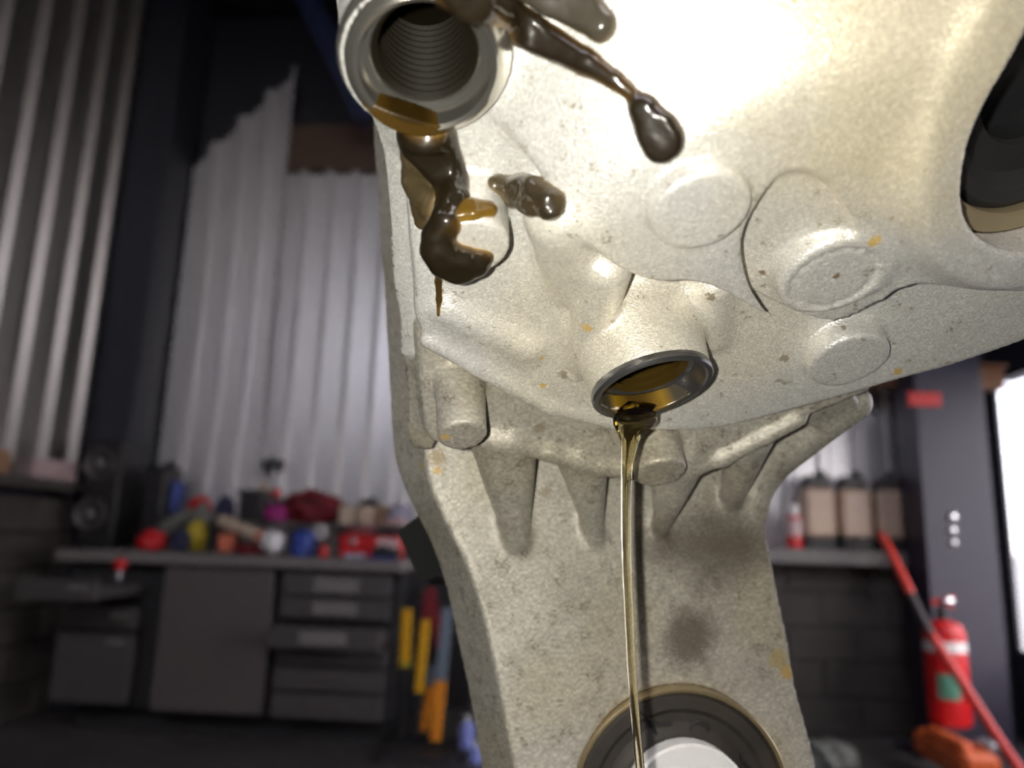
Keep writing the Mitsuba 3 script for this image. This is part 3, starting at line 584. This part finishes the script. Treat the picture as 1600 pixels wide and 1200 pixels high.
def bottle(px, py0, py1, wpx, y, body, cap, name, label, cat='bottle', group=None, neck=.35, label_c=None, square=False):
    """a bottle standing at the pixel column px, its body, shoulder, neck and cap"""
    base, top = P3(px, py1, y), P3(px, py0, y)
    if px < 640: base[2] = RZ if y > 4.4 else ZT
    h = top[2] - base[2]; r = wpx * SC(y) / 2
    k = thing(name, label, cat, group)
    prof = [(0.001, 0), (r * .9, 0), (r, h * .03), (r, h * .68), (r * .85, h * .77), (r * neck, h * .84), (r * neck, h * .86), (.001, h * .86)]
    m = lathe(prof, [base[0], y, base[2]], [0, 0, 1], 4 if square else 28, x=(1, 1, 0) if square else None)
    part(k, 'body', m, body, 30); part(k, 'cap', lathe([(.001, h * .85), (r * neck * 1.15, h * .85), (r * neck * 1.15, h * .99), (r * neck, h), (.001, h)], [base[0], y, base[2]], [0, 0, 1], 24), cap, 30)
    if label_c: part(k, 'label', lathe([(r * 1.01, h * .2), (r * 1.012, h * .2), (r * 1.012, h * .58), (r * 1.01, h * .58)], [base[0], y, base[2]], [0, 0, 1], 28), label_c, 30)
    return k
# speaker and black case at the left end
k = thing('speaker', 'tall black loudspeaker with two round cones at the left end of the bench', 'speaker')
a, b = P3(117, 845, 4.35), P3(196, 690, 4.35); x0, x1 = a[0], a[0] + .215; zs = ZT
part(k, 'cabinet', box(x0, x1, 4.35, 4.62, zs, zs + .62, .012), 'black_plastic')
for px, py in ((140, 803), (156, 724)):
    c = P3(px, py, 4.345); part(k, 'cone', lathe([(.001, -.012), (.03, 0), (.034, -.02), (.075, 0.006), (.088, .012), (.095, .004), (.095, -.01)], c, [0, -1, 0], 40), 'drawer_face', 25); part(k, 'dust_cap', ell(c + [0, -.004, 0], [.03, .012, .03]), 'tag_grey', True)
k = thing('tool_case', 'black upright tool case with a blue side, right of the speaker', 'case')
_a, _c = P3(212, 838, 4.5), P3(262, 728, 4.5); part(k, 'shell', box(_a[0], _c[0], 4.5, 4.72, ZT, _c[2], .02), 'black_plastic'); part(k, 'side_panel', pbox(263, 272, 752, 800, 4.52, .16, .004), 'blue', label='blue side panel'); part(k, 'handle', pbox(255, 272, 722, 734, 4.55, .04, .006), 'black_plastic')
def one(name, label, cat, mesh, bsdf, smooth=False, group=None): k = thing(name, label, cat, group); whole(k, mesh, bsdf, smooth); return k
def drape(pts, y, depth, seed):
    """a sagging sheet over a heap"""
    n, mth = 24, 12; a, b = P3(*pts[0], y), P3(*pts[1], y); V = []
    for i in range(n):
        for j in range(mth):
            u, v = i / (n - 1), j / (mth - 1); p = a + (b - a) * u; V.append(p + [0.10 * v, depth * v, .05 * math.sin(5 * u + seed) * v + .03 * math.sin(9 * v + 4 * u)])
    V = np.array(V); Fc = []
    for i in range(n - 1):
        for j in range(mth - 1):
            q = i * mth + j; Fc += [[q, q + 1, q + mth + 1], [q, q + mth + 1, q + mth]]
    top = len(V); V2 = np.vstack([V, V - [0, 0, .008]]); F2 = Fc + [[t[2] + top, t[1] + top, t[0] + top] for t in Fc]
    return trimesh.Trimesh(V2, F2, process=False)
one('riser_shelf', 'low raised grey shelf along the back of the worktop under the heaped cloths', 'shelf', cat_([box(P3(284, 800, 4.6)[0], bx1 - .02, 4.4, 4.82, RZ - .022, RZ, .004), box(P3(284, 800, 4.6)[0], P3(284, 800, 4.6)[0] + .02, 4.42, 4.82, ZT, RZ - .02), box(bx1 - .04, bx1 - .02, 4.42, 4.82, ZT, RZ - .02)]), 'bench_panel')
one('rag', 'grey green rag hanging in a slope beside the black case', 'rag', drape([(222, 848), (300, 786)], 4.3, .1, 1), 'grey_green', True)
one('glove', 'red glove lying at the front left of the worktop', 'glove', heap(216, 262, 826, 850, 4.12, .12, 3), 'red_gloss', True)
one('cloth', 'dark maroon cloth bunched beside the red glove', 'cloth', heap(266, 298, 826, 856, 4.12, .1, 4), 'navy_cloth', True)
one('sponge', 'yellow sponge on the bench clutter', 'sponge', heap(294, 325, 808, 833, 4.25, .1, 5, .15), 'yellow', True)
k = thing('torch', 'black torch standing on the worktop left of the sealant tube', 'torch'); c = P3(328, 858, 4.22)
part(k, 'barrel', lathe([(.001, 0), (.028, 0), (.03, .004), (.024, .02), (.022, .13), (.034, .16), (.036, .2), (.001, .2)], [c[0], 4.22, ZT], [.18, 0, .98], 24), 'black_plastic', 30); part(k, 'switch', ell([c[0] + .012, 4.197, ZT + .08], [.008, .006, .014]), 'drawer_face', True)
one('cloth', 'bright red cloth at the back of the bench under the left sheet', 'cloth', heap(294, 334, 774, 794, 4.6, .12, 6), 'red_gloss', True)
one('cloth', 'navy cloth at the back of the bench right of the red cloth', 'cloth', heap(336, 368, 774, 798, 4.6, .1, 7), 'navy_cloth', True)
k = thing('junk_box', 'black low box behind the magenta cloth', 'box'); part(k, 'body', pbox(372, 408, 770, 794, 4.62, .15), 'black_plastic'); part(k, 'lid', pbox(370, 410, 766, 771, 4.61, .17, .004), 'bench_dark')
one('tape_roll', 'tan tape roll on top of the black low box', 'tape roll', lathe([(.018, -.02), (.034, -.02), (.034, .02), (.018, .02), (.018, -.02)], P3(413, 764, 4.66), [0, -1, .3], 28), 'beige', 30)
one('rubber_ball', 'small red ball left of the dark red jacket', 'ball', ell(P3(432, 771, 4.62), [.03] * 3, 3), 'red_gloss', True)
one('wall_clamp', 'small black clamp hanging on the corrugated sheet above the bench', 'clamp', cat_([pbox(408, 442, 719, 729, 4.83, .04, .005), pbox(412, 420, 726, 742, 4.83, .03, .004), pbox(430, 439, 726, 738, 4.83, .03, .004), pbox(422, 427, 712, 722, 4.83, .03, .003)]), 'black_plastic')
one('cloth', 'magenta cloth in front of the dark red jacket', 'cloth', heap(412, 450, 786, 812, 4.42, .1, 8), 'magenta', True)
one('jacket', 'dark red jacket heaped at the back of the bench', 'jacket', heap(430, 545, 764, 822, 4.64, .2, 9), 'dark_red', True)
one('strap', 'black strap lying over the dark red jacket', 'strap', tube(spline([P3(428, 778, 4.42), P3(455, 784, 4.38), P3(480, 782, 4.37), P3(505, 788, 4.38)], 20), .009, 8), 'black_plastic', True)
# sealant tube lying across the bench
k = thing('sealant_tube', 'beige sealant tube with an orange collar and a white cap lying on the worktop', 'tube')
a, b = P3(344, 813, 4.14), P3(406, 838, 4.06); n = unit(b - a); L = np.linalg.norm(b - a)
part(k, 'body', lathe([(.001, 0), (.03, 0), (.034, .01), (.034, L - .02), (.03, L), (.001, L)], a, n, 28), 'beige', 30); part(k, 'collar', lathe([(.001, L), (.036, L), (.036, L + .04), (.001, L + .04)], a, n, 28), 'salmon', 30, label='orange collar')
part(k, 'cap', lathe([(.001, L + .04), (.05, L + .045), (.06, L + .07), (.058, L + .12), (.04, L + .135), (.001, L + .135)], a, n, 28), 'white_plastic', 30, label='white round cap')
one('box', 'small red and tan carton under the sealant tube', 'carton', pbox(338, 362, 834, 862, 4.06, .1), 'salmon')
one('cloth', 'dark red rag under the sealant tube', 'cloth', heap(364, 420, 850, 868, 4.1, .1, 11), 'dark_red', True)
bottle(472, 820, 868, 36, 4.12, 'blue', 'black_plastic', 'bottle', 'blue bottle on the worktop right of the white cap')
one('tape_roll', 'white tape roll right of the blue bottle', 'tape roll', lathe([(.02, -.02), (.04, -.02), (.04, .02), (.02, .02), (.02, -.02)], P3(502, 832, 4.2), [0, -1, .1], 28), 'white_plastic', 30)
bottle(505, 850, 872, 14, 4.05, 'red_gloss', 'red_gloss', 'bottle', 'tiny red bottle at the front edge left of the red box')
k = thing('red_box', 'bright red tool box with a pale label at the right of the worktop', 'box'); part(k, 'body', pbox(528, 622, 838, 874, 4.1, .2, .008), 'red_gloss'); part(k, 'label', pbox(588, 622, 842, 856, 4.094, .005, .001), 'pink_white', label='pale label'); part(k, 'latch', pbox(545, 556, 841, 850, 4.09, .009, .002), 'silver')
c = P3(560, 832, 4.2); one('bowl', 'shallow silver bowl standing on the red tool box', 'bowl', lathe([(.001, 0), (.06, 0), (.10, .03), (.115, .05), (.112, .052), (.095, .034), (.055, .006), (.001, .006)], [c[0], 4.2, P3(560, 836, 4.1)[2] + .004], [0, 0, 1], 36), 'silver', 30)
for i, (px, wx, mt, lb) in enumerate(((541, 26, 'beige', 'tan carton behind the silver bowl, leftmost of three'), (572, 26, 'tan_plastic', 'pinkish tan carton behind the silver bowl, middle of three'), (598, 20, 'card', 'brown carton behind the silver bowl, rightmost of three'))):
    one('carton', lb, 'carton', pbox(px - wx / 2, px + wx / 2, 791, 820, 4.5, .12), mt, group=None)
one('cloth', 'black cloth on the cartons behind the red tool box', 'cloth', heap(556, 600, 776, 792, 4.72, .1, 13), 'black_plastic', True)
bottle(627, 762, 806, 20, 4.6, 'white_plastic', 'white_plastic', 'bottle', 'white bottle at the back of the bench beside the housing arm', label_c='lilac')
one('bag', 'lilac plastic bag at the right back of the bench', 'bag', heap(604, 645, 786, 828, 4.5, .1, 14), 'lilac', True)
one('cloth', 'pinkish cloth in front of the lilac bag', 'cloth', heap(600, 640, 808, 836, 4.36, .08, 15), 'pink_white', True)
one('carton', 'small white carton at the front edge before the red tool box', 'carton', pbox(536, 568, 865, 882, 4.01, .06), 'lilac')
one('carton', 'flat blue carton at the front right edge of the worktop', 'carton', pbox(574, 616, 872, 884, 4.01, .08), 'blue')
one('battery', 'black battery pack on the flat blue carton', 'battery', cat_([pbox(580, 622, 858, 871.5, 4.02, .07), pbox(588, 606, 853, 859, 4.03, .04)]), 'black_plastic')
k = thing('knob', 'round red knob standing on the open left drawer', 'knob'); c = on(1, 3.75, 188, 882); part(k, 'ball', ell(c, [.032] * 3, 3), 'red_gloss', True); part(k, 'stem', lathe([(.001, -.07), (.012, -.07), (.012, 0), (.001, 0)], c, [0, 0, 1], 16), 'silver', 30)
one('carton', 'brown cardboard carton on the left wall ledge', 'carton', box(XL - .0, XL + .13, 3.55, 3.83, zl - .01, zl + .11, .004), 'card')
yq = on(0, XL + .1, 93, 760)[1]; one('carton', 'pale pink carton at the end of the left wall ledge', 'carton', box(XL - .0, XL + .13, yq - .13, yq + .11, zl - .01, zl + .1, .004), 'pink_white')
# rack of long tools right of the bench
k = thing('tool_rack', 'black steel rack standing right of the workbench', 'rack')
r0, r1 = bx1 + .03, X(735)
for x in (r0 + .02, r1): part(k, 'post', box(x - .02, x + .02, 4.32, 4.36, 0, .86, .004), 'bench_dark' if x < r1 else 'drawer_face')
for z in (.12, .83): part(k, 'rail', box(r0, r1, 4.3, 4.33, z, z + .04, .004), 'bench_dark')
part(k, 'back', box(r0 + .04, r1 - .02, 4.4, 4.41, .1, .84), 'black_plastic')
def stick(name, label, cat, a, b, y, wpx, cols, split=None):
    p, q = P3(*a, y), P3(*b, y + .04); kk = thing(name, label, cat)
    cuts = [0] + (split or []) + [1]
    if q[2] > .1: part(kk, 'foot', bar(q, [q[0] + (q[0] - p[0]) * .3, q[1], .04], wpx * SC(y) * .8, .02, .004, (0, 1, 0)), 'black_plastic', label='black lower end')
    for i, c in enumerate(cols): part(kk, 'bar' if i == 0 else 'end', bar(p + (q - p) * cuts[i], p + (q - p) * cuts[i + 1], wpx * SC(y), .03, .004, (0, 1, 0)), c)
    return kk
one('floor_mat', 'black rubber mat on the floor under the long tools', 'mat', box(r0 - .06, r1 - .05, 3.85, 4.29, 0, .035, .004), 'bench_dark')
stick('spirit_level', 'yellow spirit level hanging in the rack, leftmost of the long tools', 'level', (636, 952), (632, 1042), 4.1, 15, ['amber_yellow', 'yellow'], [.9])
stick('pry_bar', 'dull yellow long bar second in the rack', 'bar', (670, 920), (654, 1082), 4.14, 13, ['dark_red', 'amber_yellow'], [.3])
stick('pry_bar', 'dark red long bar beside the dull yellow bar', 'bar', (672, 918), (690, 1030), 4.22, 14, ['dark_red', 'black_plastic'], [.85])
stick('pry_bar', 'short orange bar at the foot of the rack', 'bar', (678, 1040), (662, 1142), 4.06, 13, ['steel_blue', 'orange'], [.3])
stick('pry_bar', 'steel blue bar with an orange lower end in the rack', 'bar', (699, 950), (680, 1158), 4.0, 16, ['steel_blue', 'orange'], [.55])
bottle(728, 1118, 1170, 22, 4.05, 'pale_blue', 'white_plastic', 'bottle', 'pale blue bottle low beside the rack')
bottle(742, 1158, 1205, 22, 3.95, 'pale_blue', 'white_plastic', 'bottle', 'pale blue bottle low beside the housing arm, front one')
# ---------------------------------------------------------------- right side
k = thing('wall_shelf', 'grey shelf along the top of the block wall', 'shelf'); zq = P3(1300, 882, 4.7)[2]
part(k, 'board', box(.9, 2.16, 4.62, 4.85, zq, zq + .085, .006), 'tag_grey')
for x in (1.2, 1.9): part(k, 'bracket', cat_([box(x - .015, x + .015, 4.66, 4.86, zq - .02, zq), box(x - .015, x + .015, 4.83, 4.86, zq - .2, zq)]), 'drawer_face')
zq += .085
for px, lb in ((1277, 'tan oil jug with a dark shoulder on the wall shelf, leftmost of three'), (1333, 'pale tan oil jug with a dark shoulder on the wall shelf, middle of three'), (1389, 'tan oil jug with a dark shoulder on the wall shelf, rightmost of three')):
    k = thing('oil_jug', lb, 'jug', None); c = P3(px, 800, 4.72)[0]; h = .47; w2 = .086
    part(k, 'foot', box(c - w2, c + w2, 4.66, 4.8, zq, zq + .07, .008), 'black_plastic', label='dark foot')
    part(k, 'body', box(c - w2, c + w2, 4.655, 4.805, zq + .07, zq + .355, .02), 'tan_plastic'); part(k, 'shoulder', box(c - w2 * .85, c + w2 * .85, 4.67, 4.79, zq + .355, zq + .43, .015), 'drawer_face', label='dark shoulder'); part(k, 'cap', lathe([(.001, 0), (.03, 0), (.03, .03), (.026, .035), (.001, .035)], [c + .02, 4.7, zq + .425], [0, 0, 1], 20), 'black_plastic', 30)
k = thing('spray_can', 'red and white spray can on the wall shelf left of the oil jugs', 'spray can'); c = P3(1240, 830, 4.7)[0]
part(k, 'body', lathe([(.001, 0), (.044, 0), (.046, .006), (.046, .17), (.036, .19), (.001, .19)], [c, 4.7, zq], [0, 0, 1], 28), 'red_gloss', 30); part(k, 'label', lathe([(.0465, .07), (.0475, .07), (.0475, .17), (.0465, .17)], [c, 4.7, zq], [0, 0, 1], 28), 'pink_white', 30, label='pale label'); part(k, 'cap', lathe([(.001, .19), (.034, .19), (.034, .25), (.028, .258), (.001, .258)], [c, 4.7, zq], [0, 0, 1], 24), 'white_plastic', 30, label='white cap')
# hoist post
k = thing('hoist_post', 'dark steel hoist post standing before the bright open door', 'post'); yp = 4.35
h0, h1 = on(1, yp, 1446, 800)[0], on(1, yp, 1556, 800)[0]; ht = P3(1500, 592, yp)[2] + .6
part(k, 'column', cat_([box(h0, h1, yp + .02, yp + .04, 0, ht, .004), box(h0, h0 + .02, yp + .02, yp + .3, 0, ht, .004), box(h1 - .02, h1, yp + .02, yp + .3, 0, ht, .004)]), 'post_paint'); plain('post_paint', (.03, .028, .048), .45); part(k, 'foot_plate', box(h0 - .1, h1 + .1, yp + .01, yp + .36, 0, .02, .004), 'post_paint')
part(k, 'sign', pbox(1420, 1470, 613, 634, yp + .005, .012, .003), 'red_gloss', label='red sign plate')
for px, py, r in ((1488, 808, .026), (1488, 829, .022), (1490, 848, .018)): part(k, 'glint_knob', ell(P3(px, py, yp + .015), [r, r * .7, r]), 'chrome', True, label='chrome knob added for a bright glint')  # chrome knobs added to make the bright glints on the post
plain('chrome', (.9, .9, .92), .08, 1.0); plain('orange_paint', (.17, .075, .03), .6)
a, b = P3(1395, 604, 4.6), P3(1562, 572, 4.6); one('overhead_beam', 'orange painted beam high at the right behind the hoist post', 'beam', cat_([box(a[0] - .3, b[0] + .02, 4.6, 4.62, a[2], b[2]), box(a[0] - .3, b[0] + .02, 4.55, 4.67, a[2], a[2] + .012), box(a[0] - .3, b[0] + .02, 4.55, 4.67, b[2] - .012, b[2])]), 'orange_paint')
# fire extinguisher on the post
k = thing('fire_extinguisher', 'red fire extinguisher with a white band and green label hung on the hoist post', 'fire extinguisher'); ye_ = 4.22; c = P3(1479, 1050, ye_); zb, zt = P3(1490, 1132, ye_)[2], P3(1480, 972, ye_)[2]; r = .098
part(k, 'cylinder', lathe([(.001, 0), (r * .9, 0), (r, .02), (r, zt - zb - .05), (r * .8, zt - zb - .01), (.03, zt - zb + .01), (.001, zt - zb + .01)], [c[0], ye_, zb], [0, 0, 1], 40), 'red_gloss', 30)
part(k, 'band', lathe([(r * 1.005, zt - zb - .14), (r * 1.012, zt - zb - .14), (r * 1.012, zt - zb - .09), (r * 1.005, zt - zb - .09)], [c[0], ye_, zb], [0, 0, 1], 40), 'white_plastic', 30, label='white band')
def patch(r, a0, a1, z0, z1, cx, cy):
    an = np.linspace(a0, a1, 12); V = [(cx + q * math.sin(t), cy - q * math.cos(t), z) for q in (r, r + .002) for t in an for z in (z0, z1)]; Fc = []
    for s in (0, 24):
        for i in range(11): Fc += [[s + 2 * i, s + 2 * i + 2, s + 2 * i + 3], [s + 2 * i, s + 2 * i + 3, s + 2 * i + 1]]
    return trimesh.Trimesh(V, Fc, process=False)
part(k, 'label', patch(r * 1.005, -.9, .15, zb + .13, zb + .25, c[0], ye_), 'green_label', label='green label')
part(k, 'valve', lathe([(.001, 0), (.026, 0), (.026, .05), (.018, .06), (.018, .1), (.001, .1)], [c[0], ye_, zt], [0, 0, 1], 20), 'black_plastic', 30); part(k, 'handle', cat_([bar([c[0] - .05, ye_, zt + .10], [c[0] + .07, ye_, zt + .13], .022, .012, .003), bar([c[0] - .05, ye_, zt + .09], [c[0] + .06, ye_, zt + .075], .022, .012, .003)]), 'red_gloss'); part(k, 'gauge', ell([c[0] + .02, ye_ - .03, zt + .105], [.03, .014, .022], 3), 'chrome', True)
part(k, 'bracket', box(c[0] - .03, c[0] + .03, ye_ + r * .95, yp - .008, zb + .1, zb + .3), 'dark_steel')
# red air hose
k = thing('air_hose', 'red air hose running from the wall shelf down past the fire extinguisher', 'hose')
p = spline([P3(1376, 835, 4.5), P3(1400, 880, 4.3), P3(1428, 938, 4.12), P3(1452, 985, 4.0), P3(1500, 1062, 3.8), P3(1550, 1140, 3.6), P3(1596, 1208, 3.45), P3(1640, 1270, 3.3)], 80)
part(k, 'tube', cat_([tube(p[:24], .022, 12), tube(p[35:], .022, 12)]), 'hose_red', True); part(k, 'joiner', tube(p[23:36], .018, 12), 'drawer_face', True, label='dark joiner'); plain('hose_red', (.62, .06, .045), .4)
# orange jack at the lower right
k = thing('trolley_jack', 'orange trolley jack at the lower right corner', 'jack'); yj = 3.7; a, b = P3(1502, 1166, yj), P3(1572, 1230, yj)
part(k, 'body', cat_([box(a[0], b[0], yj, yj + .5, b[2], a[2] - .03, .03), box(a[0] + .02, a[0] + .08, yj + .05, yj + .4, a[2] - .05, a[2], .02)]), 'orange_jack'); plain('orange_jack', (.62, .12, .03), .4)
part(k, 'saddle', lathe([(.001, 0), (.05, 0), (.055, .03), (.04, .04), (.001, .04)], [b[0] - .01, yj + .1, a[2] - .035], [0, 0, 1], 24), 'silver', 30)
for x in (a[0] + .04, b[0] - .04): part(k, 'wheel', lathe([(.001, -.02), (.05, -.02), (.055, -.012), (.055, .012), (.05, .02), (.001, .02)], [x, yj + .1, .055], [0, 1, 0], 24), 'black_plastic', 30)
one('floor_bin', 'grey bag lying on the floor before the block wall', 'bag', heap(1250, 1340, 1158, 1230, 4.3, .3, 21), 'grey_green', True)
